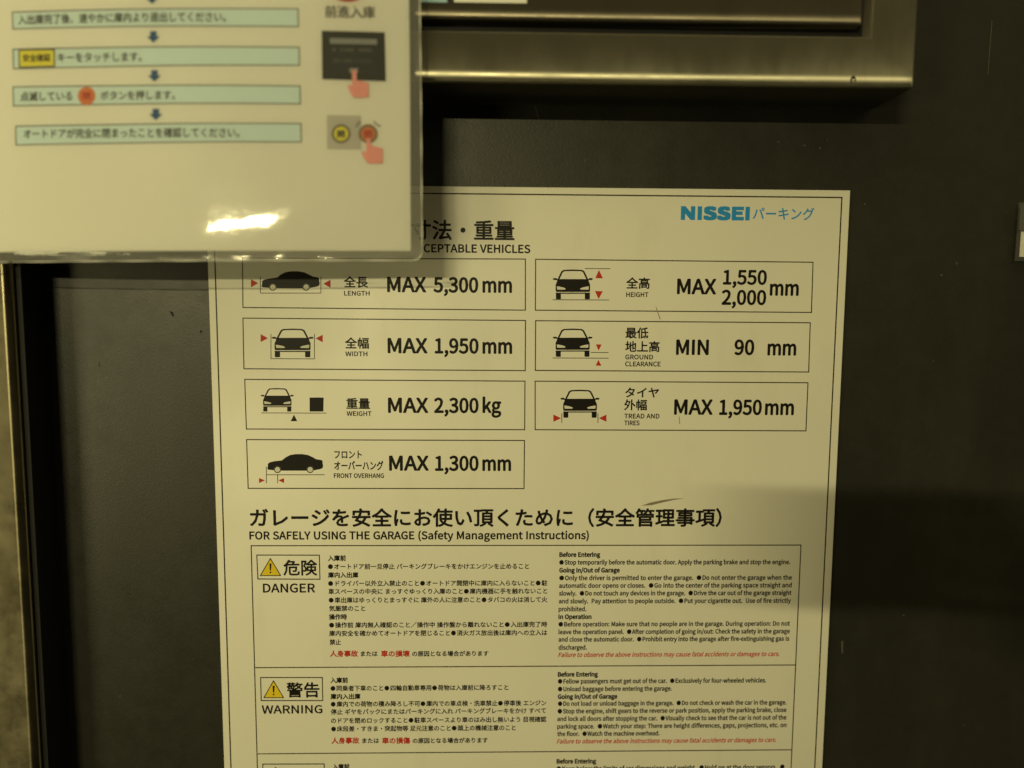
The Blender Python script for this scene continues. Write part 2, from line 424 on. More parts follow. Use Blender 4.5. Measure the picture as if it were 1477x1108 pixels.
def brushed_mat(name, col, rough, aniso, stain=.4):
    # vertical grain: highlights spread sideways, stay tight up and down
    m, nt, bs, N, L = node_mat(name)
    N.remove(bs)
    g = noise(nt, 70, 5, .7, (14, 1, .5)); st = noise(nt, 12, 6, .6); bl = noise(nt, 40, 5, .65, (1, 1, .4))
    c = mixc(nt, ramp(nt, st.outputs[0], [(.35, 0.0), (.7, 1.0)]).outputs[0], col, tuple(x * (1 - stain) for x in col))
    c = mixc(nt, ramp(nt, g.outputs[0], [(.3, 0.0), (.7, .6)]).outputs[0], c, tuple(x * .75 for x in col))
    gl = N.new('ShaderNodeBsdfAnisotropic')
    L.new(c, gl.inputs['Color']); gl.inputs['Anisotropy'].default_value = aniso
    L.new(ramp(nt, bl.outputs[0], [(.3, rough * .85), (.7, rough * 1.2)]).outputs[0], gl.inputs['Roughness'])
    cv = N.new('ShaderNodeCombineXYZ'); cv.inputs[2].default_value = 1
    L.new(cv.outputs[0], gl.inputs['Tangent'])
    b = N.new('ShaderNodeBump'); b.inputs['Strength'].default_value = .05; b.inputs['Distance'].default_value = .0003
    L.new(g.outputs[0], b.inputs['Height']); L.new(b.outputs[0], gl.inputs['Normal'])
    df = N.new('ShaderNodeBsdfDiffuse'); df.inputs[0].default_value = (.022, .02, .015, 1)
    ad = N.new('ShaderNodeAddShader'); L.new(gl.outputs[0], ad.inputs[0]); L.new(df.outputs[0], ad.inputs[1])
    L.new(ad.outputs[0], N['Material Output'].inputs[0])
    return m
def film_mat(name, milk, bstr=.14, bdist=.0013, bscale=34):
    m, nt, bs, N, L = node_mat(name)
    N.remove(bs)
    out = N['Material Output']
    tr = N.new('ShaderNodeBsdfTransparent'); gl = N.new('ShaderNodeBsdfGlossy'); df = N.new('ShaderNodeBsdfDiffuse')
    df.inputs[0].default_value = (.85, .85, .8, 1); gl.inputs['Roughness'].default_value = .045
    fr = N.new('ShaderNodeFresnel'); fr.inputs[0].default_value = 1.55
    a = noise(nt, bscale, 3, .5); b = noise(nt, 110, 3, .5)
    ad = N.new('ShaderNodeMath'); ad.operation = 'MULTIPLY_ADD'; ad.inputs[1].default_value = .22
    L.new(b.outputs[0], ad.inputs[0]); L.new(a.outputs[0], ad.inputs[2])
    bp = N.new('ShaderNodeBump'); bp.inputs['Strength'].default_value = bstr; bp.inputs['Distance'].default_value = bdist
    L.new(ad.outputs[0], bp.inputs['Height']); L.new(bp.outputs[0], gl.inputs['Normal']); L.new(bp.outputs[0], fr.inputs['Normal'])
    m1 = N.new('ShaderNodeMixShader'); m1.inputs[0].default_value = milk
    L.new(tr.outputs[0], m1.inputs[1]); L.new(df.outputs[0], m1.inputs[2])
    m2 = N.new('ShaderNodeMixShader')
    L.new(fr.outputs[0], m2.inputs[0]); L.new(m1.outputs[0], m2.inputs[1]); L.new(gl.outputs[0], m2.inputs[2])
    L.new(m2.outputs[0], out.inputs[0])
    return m
M = dict(
    enamel=enamel_mat(), wall=wall_mat(),
    steel=brushed_mat('brushed_steel', (.24, .226, .172), .35, .75),
    steeld=brushed_mat('dull_brushed_steel', (.125, .11, .085), .35, .75),
    steelv=steel_mat('brushed_steel_upright', (.23, .205, .135), .32, (1, 1, 4), .5, 2),
    dark=ink('matte_near_black', (.012, .012, .012), .6),  # plain near-black; also the painted shade in the groove and beside the upright
    black=ink('black_ink', (.010, .008, .007)),
    grey=ink('grey_print', (.10, .10, .09)),
    thin=ink('thin_rule_ink', (.035, .028, .018)),
    red=ink('red_ink', (.50, .035, .022)),
    blue=ink('blue_logo_ink', (.03, .27, .66)),
    yellow=ink('yellow_ink', (.80, .60, .03)),
    hilite=ink('headlight_print', (.72, .70, .62)),
    paper=ink('white_paper', (.83, .82, .76), .6, .03),
    mint=ink('pale_mint_print', (.68, .82, .84), .6, .04),
    navy=ink('navy_print', (.025, .10, .26), .6),
    key=ink('yellow_key_print', (.82, .74, .08), .6),
    orange=ink('orange_print', (.70, .22, .08), .6),
    pink=ink('pink_print', (.88, .40, .38), .6),
    greyp=ink('pale_grey_print', (.56, .53, .50), .6, .06),
    screen=ink('dark_screen_print', (.012, .016, .02), .6),
    sgrey=ink('screen_bar_print', (.30, .31, .32), .6),
    lblue=ink('pale_blue_label', (.35, .55, .62), .5),
    film=film_mat('clear_film', .04), edge=film_mat('film_margin', .17, .6, .0012, 40),
    rim=film_mat('cloudy_film_edge', .75, .6, .001, 60),
    scratch=ink('bare_scratch', (.085, .078, .06), .6),
    scuff=ink('scuff_grime', (.24, .21, .15), .7),
    phone=ink('black_phone_shell', (.015, .015, .017), .25),
    glass=ink('lens_glass', (.01, .01, .02), .08),
    skin=ink('skin', (.50, .30, .20), .5), sleeve=ink('sleeve_cloth', (.04, .045, .06), .9),
)

def boxmesh(name, lo, hi, bev=0.0, seg=4):
    bm = bmesh.new()
    bmesh.ops.create_cube(bm, size=1)
    for v in bm.verts:
        v.co = Vector([(lo[k] + hi[k]) / 2 + v.co[k] * (hi[k] - lo[k]) for k in range(3)])
    if bev:
        bmesh.ops.bevel(bm, geom=list(bm.edges), offset=bev, segments=seg, profile=.5, affect='EDGES')
    for f in bm.faces: f.smooth = True
    me = bpy.data.meshes.new(name); bm.to_mesh(me); bm.free()
    me.set_sharp_from_angle(angle=math.radians(50))
    return me

# ------------------------------------------------------------------ wall
wall = link('wall', boxmesh('wall', (-1.4, .0035, -1.1), (1.6, .05, 1.2)), M['wall'])
tag(wall, kind='structure')
WY = .0035

for pts in ([(244, 449), (249, 450), (251, 455), (249.5, 457), (247, 453)], [(288, 477), (291, 476.5), (292, 479), (289.5, 480.5)]):
    Sheet(flat(WY)).poly(pts, off=2e-4).make('paint_chip', M['dark'], wall)
for pts in ([(1246, 293), (1249, 294), (1248.6, 295.6), (1246, 295)], [(1357, 395), (1359.5, 396.5), (1358, 399), (1356, 398)], [(1379, 377), (1381, 379), (1380, 384), (1378.6, 380)],
            [(1345, 519), (1347, 520), (1346, 522)], [(771, 217), (777, 214), (777.6, 216), (772, 218.6)], [(843, 228), (845, 231), (844.6, 236), (842.6, 233)], [(1430, 30), (1431.3, 30), (1427.6, 75), (1425, 108), (1424, 108), (1426.6, 72)],
            [(1301, 888), (1304, 886), (1304.6, 889)], [(1213, 925), (1216, 924), (1216, 941), (1213.6, 943)], [(142, 523), (144.6, 522.4), (143.6, 529), (142.2, 529)],
            [(1120, 205), (1124, 203), (1123.6, 206)], [(770, 152), (772, 152), (779, 176), (778, 177)], [(1180, 214), (1183, 212), (1184, 216)], [(1192, 200), (1194, 201), (1193, 204)]):
    Sheet(flat(WY)).poly(pts, off=2e-4).make('paint_scratch', M['scratch'], wall)

# ------------------------------------------------------------------ steel cabinet, upper right
CY = -.050
c0 = at(1318, 110, CY); c1 = at(960, 121.5, CY); o0 = at(1256, 40, CY); o1 = at(930, 48, CY); d0 = at(1244, 30, CY); d1 = at(930, 31.5, CY)
XL, XR, ZB, ZT = -.16, c0.x, c1.z, .52
cab = thing('steel_cabinet', (.06, WY, ZB), 'brushed steel wall cabinet with a set-in door, its lower right corner above the sign', 'cabinet')
def rolled_lip(bm, zb, yf, h=.0075, k=11.0):
    # the lowest millimetres of the front lean back in a gentle roll
    for i in range(1, 7):
        bmesh.ops.bisect_plane(bm, geom=bm.verts[:] + bm.edges[:] + bm.faces[:], plane_co=(0, 0, zb + h * i / 6), plane_no=(0, 0, 1))
    for v in bm.verts:
        d = v.co.z - zb
        if d < h and v.co.y < yf + .003: v.co.y += k * (h - max(d, 0)) ** 2
def cabinet_housing():
    bm = bmesh.new()
    bmesh.ops.create_cube(bm, size=1)
    for v in bm.verts:
        v.co = Vector(((XL + XR) / 2 + v.co.x * (XR - XL), (CY + WY - .0005) / 2 + v.co.y * (WY - .0005 - CY), (ZB + ZT) / 2 + v.co.z * (ZT - ZB)))
    front = min(bm.faces, key=lambda f: f.calc_center_median().y)
    r = bmesh.ops.inset_region(bm, faces=[front], thickness=.02)
    b = .02
    # opening corners
    for v in front.verts:
        v.co.x = XL + .03 if v.co.x < 0 else o0.x
        v.co.z = o1.z if v.co.z < .3 else ZT - .03
    e = bmesh.ops.extrude_face_region(bm, geom=[front])
    for v in [g for g in e['geom'] if isinstance(g, bmesh.types.BMVert)]:
        v.co.y += .022
    bmesh.ops.delete(bm, geom=[front], context='FACES')
    ed = []
    for q in bm.edges:
        a, c = q.verts
        if abs(a.co.y - CY) < 1e-5 and abs(c.co.y - CY) < 1e-5:
            outer = all(abs(t.co.x - XL) < 1e-4 or abs(t.co.x - XR) < 1e-4 for t in (a, c)) and all(abs(t.co.z - ZB) < 1e-4 or abs(t.co.z - ZT) < 1e-4 for t in (a, c))
            inner = all(abs(t.co.x - (XL + .03)) < 1e-4 or abs(t.co.x - o0.x) < 1e-4 for t in (a, c)) and all(abs(t.co.z - o1.z) < 1e-4 or abs(t.co.z - (ZT - .03)) < 1e-4 for t in (a, c))
            if (outer or inner) and (abs(a.co.x - c.co.x) < 1e-5 or abs(a.co.z - c.co.z) < 1e-5): ed.append(q)
    bmesh.ops.bevel(bm, geom=ed, offset=.0014, segments=4, profile=.5, affect='EDGES')
    rolled_lip(bm, ZB, CY)
    for f in bm.faces: f.smooth = True
    me = bpy.data.meshes.new('housing'); bm.normal_update(); bm.to_mesh(me); bm.free()
    me.set_sharp_from_angle(angle=math.radians(40))
    return me
link('housing', cabinet_housing(), M['steel'], cab)
def door_mesh():
    me = boxmesh('door', (XL + .036, CY + .0005, d1.z), (d0.x, CY + .021, ZT - .036), .0014, 4)
    bm = bmesh.new(); bm.from_mesh(me); rolled_lip(bm, d1.z, CY)
    for f in bm.faces: f.smooth = True
    bm.to_mesh(me); bm.free(); me.set_sharp_from_angle(angle=math.radians(40))
    return me
door = link('door', door_mesh(), M['steeld'], cab)
link('groove_shade_fill', boxmesh('groove_shade_fill', (XL + .031, CY + .010, o1.z + .0006), (o0.x - .0006, CY + .0205, ZT - .031)), M['dark'], cab)  # dark filler block added to paint the shade inside the door groove
lab = flat(CY + .0005)
s = Sheet(lab); s.quad((655, -14), (759, -12), (760, 5), (655, 3.5), off=2e-4); s.make('label_plate', M['paper'], door, 'cream label')
s = Sheet(lab); s.quad((606, -14), (644, -13), (645, 4), (606, 3), off=2e-4); s.make('label_plate', M['lblue'], door, 'pale blue label')
s = Sheet(flat(CY)); s.poly([(1226, 119), (1227, 112), (1230, 109), (1233.5, 111), (1235, 118), (1232.6, 118), (1231.5, 113.5), (1229.5, 113.5), (1228.5, 119)], off=4e-4)
s.make('paint_chip', M['dark'], cab)

# ------------------------------------------------------------------ steel upright at the left
PY = -.030
px = (at(19, 420, PY).x + at(49, 1060, PY).x) / 2
up = thing('steel_door_frame', (px - .2, WY, -1.0), 'brushed steel upright along the left edge of the panel, catching yellow light', 'door frame')
link('upright_face', boxmesh('upright_face', (px - .5, PY, -1.0), (px, WY - .0005, 1.1), .006, 8), M['steelv'], up)
link('side_shade_strip', boxmesh('side_shade_strip', (px + .0003, PY + .006, -1.0), (px + .0035, WY - .0004, 1.1)), M['dark'], up)  # dark strip painting the shade on the upright's side face

# ------------------------------------------------------------------ printed sign
S0 = flat(0.0)
p_tr = at(1223.5, 274.5); p_l = at(299.5, 380); p_r = at(1189.5, 1108)
sx0, sx1 = (at(301, 400).x + at(322, 1100).x) / 2, (p_tr.x + p_r.x) / 2
sz1 = p_tr.z
sign = thing('parking_sign', ((sx0 + sx1) / 2, WY, -.60), 'ivory bilingual sign of vehicle limits and garage safety instructions in the middle of the wall', 'sign')
bmq = boxmesh('plate', (sx0, 0.0, -.60), (sx1, WY - .0003, sz1), .0006, 2)
link('plate', bmq, M['enamel'], sign)
bx0 = (at(311.2, 400).x + at(332.5, 1100).x) / 2; bx1 = (at(1211.5, 300).x + at(1177.5, 1100).x) / 2; bz1 = at(1211.8, 285).z
def bars(rects, off=2e-5):
    V, F = [], []
    for x0, z0, x1, z1 in rects:
        n = len(V); V += [(x0, -off, z0), (x1, -off, z0), (x1, -off, z1), (x0, -off, z1)]; F.append((n, n + 1, n + 2, n + 3))
    return V, F
t = .00048
V, F = bars([(bx0 - t, -.59, bx0 + t, bz1 - t), (bx1 - t, -.59, bx1 + t, bz1 - t), (bx0 - t, bz1 - t, bx1 + t, bz1 + t)])
link('border_line', mesh('border_line', V, F), M['thin'], sign)

def lett(surf, mat, runs, parent, name='lettering', label=None):
    s = Sheet(surf)
    for r in runs: write(s, *r[0], **r[1])
    job(lambda s=s: s.make(name, M[mat], parent, label))
def R(text, u0, u1, v, em, **k): return ((text, u0, u1, v, em), k)

lett(S0, 'black', [R('寸法・重量', 594, 741.5, 343, 30, bold=.022)], sign, 'title_lettering')
lett(S0, 'black', [R('CEPTABLE VEHICLES', 611.5, 764.5, 363.7, 15.2, bold=.032)], sign, 'title_lettering')
lett(S0, 'blue', [R('NISSEI', 983.5, 1079.5, 315.6, 22, bold=.075)], sign, 'logo', 'blue maker name in heavy capitals')
lett(S0, 'blue', [R('パーキング', 1086, 1174, 315.5, 19, bold=.015)], sign, 'logo', 'thin blue katakana after the maker name')

A = view(290, 260, 3.0143); B = view(750, 260, 3.0143); C_ = view(290, 530, 3.0143); D = view(750, 530, 3.0143)
def fcar(vw, x0, x1, y0, y1):
    """front view car print: x across the mirrors, y roof to tyres"""
    def q(a, b): return vw(x0 + (x1 - x0) * a / 176.0, y0 + (y1 - y0) * b / 130.0)
    s = Sheet(S0)
    mir = lambda pts: [(176 - a, b) for a, b in pts]
    roof = [(20, 46), (38, 8), (48, 2), (88, 0), (88, 7), (52, 8), (44, 13), (28, 46)]
    for pts in (roof, mir(roof),
                [(0, 39), (15, 37), (20, 41), (22, 47), (4, 46)], mir([(0, 39), (15, 37), (20, 41), (22, 47), (4, 46)]),
                [(19, 52), (20, 43), (28, 42), (88, 42), (88, 98), (16, 98), (13, 92), (13, 66)],
                mir([(19, 52), (20, 43), (28, 42), (88, 42), (88, 98), (16, 98), (13, 92), (13, 66)]),
                [(13, 101), (88, 101), (88, 106), (13, 106)], mir([(13, 101), (88, 101), (88, 106), (13, 106)]),
                [(14, 106), (36, 106), (36, 128), (33, 130), (17, 130), (14, 128)], mir([(14, 106), (36, 106), (36, 128), (33, 130), (17, 130), (14, 128)])):
        s.poly([q(a, b) for a, b in pts])
    h = Sheet(S0)
    hl = [(18, 74), (26, 74), (48, 79), (57, 84), (53, 88), (20, 88)]
    for pts in (hl, mir(hl)): h.poly([q(a, b) for a, b in pts], off=4e-5)
    return s, h
def scar(vw, x0, x1, y0, y1, w1, w2):
    def q(a, b): return vw(x0 + (x1 - x0) * a / 253.0, y0 + (y1 - y0) * b / 84.0)
    s = Sheet(S0)
    s.poly([q(a, b) for a, b in [(0, 66), (3, 52), (2, 44), (10, 37), (30, 32), (66, 28), (84, 14), (104, 4), (128, 0), (158, 0), (184, 4), (206, 14), (222, 23), (244, 26), (250, 30), (251, 42), (253, 52), (251, 62), (240, 67), (214, 72), (176, 74), (70, 74), (30, 72), (6, 70)]])
    h = Sheet(S0); d = Sheet(S0)
    for wx in (w1, w2):
        c = q(wx, 69); r = (x1 - x0) * 16 / 253 / 3.0143
        h.disc(c, r, off=4e-5); s.ring(c, r * .74, r * .98, off=6e-5)
    return s, h
def cell(c, label, icon, texts, blacks=(), lines=(), tris=(), btris=()):
    f = Sheet(S0).frame(c, 1.5).make('limit_box', M['thin'], sign, label)
    s, h = icon
    s.make('car_pictogram', M['black'], f); h.make('headlights' if 'front' in label or True else '', M['hilite'], f)
    for runs in texts: lett(S0, 'black', runs, f)
    if lines:
        for k, (a, b) in enumerate(lines): Sheet(S0).stroke(a, b, 1.0, off=2e-5 + k * 3e-6).make('dimension_line', M['black'], f)
    for p in tris: Sheet(S0).poly(p, off=3e-5).make('arrow_mark', M['red'], f)
    for p in btris: Sheet(S0).poly(p, off=3e-5).make('weight_mark', M['black'], f)
def T(vw, *p): return [vw(a, b) for a, b in p]
LB = .033
cell([(349.7, 372.3), (757.8, 373.8), (757.8, 447.5), (350.4, 443.6)], 'length box reading MAX 5,300 mm with a side view car',
     scar(A, 263, 516, 396, 480, 49, 194),
     [[R('全長', 496.4, 530.5, 413.3, 17, bold=.024)], [R('LENGTH', 496.6, 533, 426.2, 8.7, bold=.03)],
      [R('MAX', 559.3, 614, 420.7, 28, bold=LB), R('5,300', 626, 689, 421.2, 28, bold=LB), R('mm', 696.8, 737.6, 421.5, 28, bold=LB)]],
     lines=[T(A, (258, 420), (258, 491)), T(A, (521, 420), (521, 491)), T(A, (257, 491), (522, 491))],
     tris=[T(A, (217, 430), (217, 466), (248, 448)), T(A, (563, 433), (563, 468), (532, 450))])
cell([(350.4, 459), (758, 462.4), (757.6, 534.7), (351.9, 532)], 'width box reading MAX 1,950 mm with a front view car',
     fcar(A, 306, 490, 645, 770),
     [[R('全幅', 498, 532, 501.4, 17, bold=.024)], [R('WIDTH', 498.4, 529.8, 513.6, 8.7, bold=.03)],
      [R('MAX', 560, 616, 508.8, 28, bold=LB), R('1,950', 628, 689.5, 509.2, 28, bold=LB), R('mm', 696.8, 737.8, 509.6, 28, bold=LB)]],
     lines=[T(A, (304, 668), (304, 775)), T(A, (493, 669), (493, 777)), T(A, (303, 776), (494, 777))],
     tris=[T(A, (259, 669), (259, 704), (291, 687)), T(A, (529, 672), (529, 705), (498, 688))])
cell([(353, 547.3), (757.2, 549.9), (756.8, 619.9), (355.4, 618.9)], 'weight box reading MAX 2,300 kg with a car on a balance',
     fcar(C_, 259, 404, 90, 192),
     [[R('重量', 500, 533.5, 588.5, 17, bold=.024)], [R('WEIGHT', 500.3, 535.8, 599.8, 8.7, bold=.03)],
      [R('MAX', 560.6, 617, 594.8, 28, bold=LB), R('2,300', 627, 689.5, 595, 28, bold=LB), R('kg', 696.8, 722.3, 595, 28, bold=LB)]],
     lines=[T(C_, (263, 198), (545, 199))],
     btris=[T(C_, (472, 131), (533, 131), (532, 192), (472, 192)), T(C_, (404, 205), (418, 234), (390, 234))])
cell([(355.7, 634.2), (756.5, 635.5), (755.8, 704.9), (358, 704.5)], 'front overhang box reading MAX 1,300 mm with a side view car',
     scar(C_, 288, 531, 377, 459, 46, 194),
     [[R('フロント', 482.6, 521.6, 660.6, 13.5, bold=.024)], [R('オーバーハング', 482.4, 552.8, 677, 14.5, bold=.024)], [R('FRONT OVERHANG', 481.8, 553.6, 689.3, 8.7, bold=.03)],
      [R('MAX', 562.2, 617.7, 678.2, 28, bold=LB), R('1,300', 628.4, 689.5, 678.5, 28, bold=LB), R('mm', 696.6, 736.3, 678.6, 28, bold=LB)]],
     lines=[T(C_, (284, 432), (284, 504)), T(C_, (333, 464), (333, 504)), T(C_, (283, 467), (538, 467))],
     tris=[T(C_, (252, 481), (252, 503), (278, 491)), T(C_, (361, 481), (361, 503), (336, 491))])
cell([(772.6, 374.1), (1172.7, 378.4), (1170.4, 450.8), (772.2, 447.5)], 'height box reading MAX 1,550 and 2,000 mm',
     fcar(B, 142, 318, 388, 518),
     [[R('全高', 903.4, 936.8, 415, 17, bold=.024)], [R('HEIGHT', 903.4, 935, 428.2, 8.7, bold=.03)],
      [R('MAX', 977.2, 1032, 423.6, 28, bold=LB)], [R('1,550', 1043.5, 1105, 409.8, 26.5, bold=LB)], [R('2,000', 1041.5, 1104, 439, 27, bold=LB)], [R('mm', 1111, 1151, 425.8, 28, bold=LB)]],
     lines=[T(B, (282, 384), (393, 385)), T(B, (142, 520), (388, 521))],
     tris=[T(B, (343, 390), (361, 427), (328, 426)), T(B, (342, 517), (326, 482), (360, 483))])
cell([(772.6, 462.7), (1168.7, 465.7), (1166.4, 536.7), (772.2, 534.4)], 'ground clearance box reading MIN 90 mm',
     fcar(B, 142, 316, 645, 768),
     [[R('最低', 902.4, 934.8, 486.5, 16.5, bold=.024)], [R('地上高', 902, 951, 506.2, 16.5, bold=.024)], [R('GROUND', 902, 941.8, 518.2, 8.7, bold=.03)], [R('CLEARANCE', 901.8, 952.6, 528.2, 8.7, bold=.03)],
      [R('MIN', 975.8, 1021.2, 511.2, 28, bold=LB), R('90', 1059.8, 1086.8, 511.4, 28, bold=LB), R('mm', 1107.6, 1147.3, 512, 28, bold=LB)]],
     lines=[T(B, (308, 749), (385, 749.5)), T(B, (142, 773), (385, 774))],
     tris=[T(B, (342, 741), (330, 714), (355, 714)), T(B, (341, 781), (354, 807), (329, 806))])
cell([(771.9, 549.9), (1165.4, 552.2), (1162.4, 621.6), (771.9, 619.9)], 'tread and tires box reading MAX 1,950 mm',
     fcar(D, 175, 347, 97, 219),
     [[R('タイヤ', 902, 950, 572.3, 16, bold=.024)], [R('外幅', 900.6, 932.8, 590.3, 16.5, bold=.024)], [R('TREAD AND', 900.6, 951, 603.4, 8.7, bold=.03)], [R('TIRES', 900.6, 922.2, 613.3, 8.7, bold=.03)],
      [R('MAX', 973, 1027, 597.4, 28, bold=LB), R('1,950', 1038, 1097.7, 597.8, 28, bold=LB), R('mm', 1104, 1144, 598, 28, bold=LB)]],
     lines=[T(D, (182, 200), (182, 241)), T(D, (339, 200), (339, 242))],
     tris=[T(D, (145, 205), (145, 237), (179, 221)), T(D, (376, 205), (376, 237), (343, 221))])

lett(S0, 'black', [R('ガレージを安全にお使い頂くために（安全管理事項）', 361.3, 1040, 757.4, 28.6, bold=.027)], sign, 'heading_lettering')
lett(S0, 'black', [R('FOR SAFELY USING THE GARAGE (Safety Management Instructions)', 360.3, 848.9, 778, 15.4, bold=.032)], sign, 'heading_lettering')

# big ruled frame
gx0 = (at(361, 790).x + at(372, 1087).x) / 2; gx1 = (at(1155.5, 786).x + at(1142, 1081).x) / 2
gz1 = at(760, 786.8).z; gz2 = at(760, 961.2).z; gz3 = at(760, 1084.5).z
t = .0004
V, F = bars([(gx0 - t, -.56, gx0 + t, gz1 - t), (gx1 - t, -.56, gx1 + t, gz1 - t), (gx0 - t, gz1 - t, gx1 + t, gz1 + t),
             (gx0 + t, gz2 - t, gx1 - t, gz2 + t), (gx0 + t, gz3 - t, gx1 - t, gz3 + t), (gx0 - t, -.56 - 2 * t, gx1 + t, -.56)])
grid = link('notice_frame', mesh('notice_frame', V, F), M['thin'], sign)

def hazard(c, apex, bl_, br_, jp, en, label):
    f = Sheet(S0).frame(c, 1.5).make('hazard_box', M['thin'], sign, label)
    def rtri(k, off):
        cx = (apex[0] + bl_[0] + br_[0]) / 3; cy = (apex[1] + bl_[1] + br_[1]) / 3
        P = [(cx + (p[0] - cx) * k, cy + (p[1] - cy) * k) for p in (apex, br_, bl_)]
        out = []
        for i in range(3):
            a, b, d = P[i - 1], P[i], P[(i + 1) % 3]
            for tt in (.12, .05, 0.015): out.append((b[0] + (a[0] - b[0]) * tt, b[1] + (a[1] - b[1]) * tt + 0))
            for tt in (.05, .12): out.append((b[0] + (d[0] - b[0]) * tt, b[1] + (d[1] - b[1]) * tt))
        return out
    Sheet(S0).poly(rtri(1.0, 0), off=2e-5).make('warning_triangle', M['black'], f)
    Sheet(S0).poly(rtri(.86, 0), off=5e-5).make('warning_triangle', M['yellow'], f, 'yellow inner triangle')
    mx = (apex[0] + (bl_[0] + br_[0]) / 2) / 2; h = bl_[1] - apex[1]
    s = Sheet(S0)
    s.poly([(mx - 1.5, apex[1] + .32 * h), (mx + 1.5, apex[1] + .32 * h), (mx + .9, apex[1] + .70 * h), (mx - .9, apex[1] + .70 * h)], off=8e-5)
    s.disc((mx, apex[1] + .80 * h), 1.3, n=12, off=8e-5)
    s.make('exclamation_mark', M['black'], f)
    if jp: lett(S0, 'black', [jp], f)
    if en: lett(S0, 'black', [en], f)
hazard([(370.4, 800.7), (460.6, 800.9), (461.5, 835.6), (372, 835.2)], (390, 804.4), (374.4, 831), (406, 831),
       R('危険', 409.4, 457.2, 828, 24.5, bold=.022), R('DANGER', 379.8, 454.2, 854.5, 17.3, bold=.026), 'danger box with yellow triangle')
hazard([(375.9, 977.4), (464.9, 977.4), (465.5, 1010.6), (376.8, 1010.6)], (394.5, 980.8), (379.6, 1007), (410.2, 1007),
       R('警告', 414, 460.6, 1004, 24, bold=.022), R('WARNING', 378, 464.8, 1029.2, 16.2, bold=.026), 'warning box with yellow triangle')
hazard([(379, 1102.3), (467.6, 1102), (468, 1135), (380, 1135)], (397.5, 1105.6), (383, 1131), (412.6, 1131), None, None, 'third hazard box cut by the photo edge')

JB, JR = .020, .026
jp1 = [R('入庫前', 473.4, 498.7, 808.4, 9, bold=.035), R('●オートドア前一旦停止 パーキングブレーキをかけエンジンを止めること', 473.4, 762.9, 820.6, 9, bold=JR),
       R('庫内入出庫', 473.4, 516.7, 832.8, 9, bold=.035),
       R('●ドライバー以外立入禁止のこと●オートドア開閉中に庫内に入らないこと●駐', 473.6, 789.4, 844.9, 9, bold=JR),
       R('車スペースの中央に まっすぐゆっくり入庫のこと●庫内機器に手を触れないこと', 474, 789.2, 856.6, 9, bold=JR),
       R('●車出庫はゆっくりとまっすぐに 庫外の人に注意のこと●タバコの火は消して火', 474.4, 789.2, 869, 9, bold=JR),
       R('気厳禁のこと', 474.9, 526.7, 881, 9, bold=JR), R('操作時', 474.9, 500.2, 893.2, 9, bold=.035),
       R('●操作前 庫内無人確認のこと／操作中 操作盤から離れないこと●入出庫完了時', 475, 789, 905, 9, bold=JR),
       R('庫内安全を確かめてオートドアを閉じること●消火ガス放出後は庫内への立入は', 475, 789, 917, 9, bold=JR), R('禁止', 475.8, 491.7, 929.6, 9, bold=JR),
       R('または', 520.6, 544.4, 946.2, 8.6, bold=.03), R('の原因となる場合があります', 594.7, 704.4, 946.2, 8.6, bold=.03)]
lett(S0, 'black', jp1, sign, 'instruction_text')
lett(S0, 'red', [R('人身事故', 476.4, 516, 946.6, 10, bold=.035), R('車の損壊', 549.9, 590.7, 946.6, 10, bold=.035)], sign, 'red_text')
jp2 = [R('入庫前', 477, 501.7, 984.6, 9, bold=.035), R('●同乗者下車のこと●四輪自動車専用●荷物は入庫前に降ろすこと', 477, 733, 996.2, 9, bold=JR),
       R('庫内入出庫', 477, 519.7, 1008, 9, bold=.035),
       R('●庫内での荷物の積み降ろし不可●庫内での車点検・洗車禁止●停車後 エンジン', 477.4, 787.8, 1019, 9, bold=JR),
       R('停止 ギヤをバックにまたはパーキングに入れ パーキングブレーキをかけ すべて', 477.4, 787.2, 1030.2, 9, bold=JR),
       R('のドアを閉めロックすること●駐車スペースより車のはみ出し無いよう 目視確認', 477.6, 787.8, 1042.8, 9, bold=JR),
       R('●床段差・すきま・突起物等 足元注意のこと●頭上の機械注意のこと', 478, 743.7, 1054.7, 9, bold=JR),
       R('または', 522.8, 546.5, 1071.6, 8.6, bold=.03), R('の原因となる場合があります', 595.3, 703.4, 1071.6, 8.6, bold=.03)]
lett(S0, 'black', jp2, sign, 'instruction_text')
lett(S0, 'red', [R('人身事故', 478.6, 517.9, 1072, 10, bold=.035), R('車の損傷', 551.4, 591.3, 1072, 10, bold=.035)], sign, 'red_text')
lett(S0, 'black', [R('入庫前', 480, 503.9, 1109.2, 9, bold=.035)], sign, 'instruction_text')

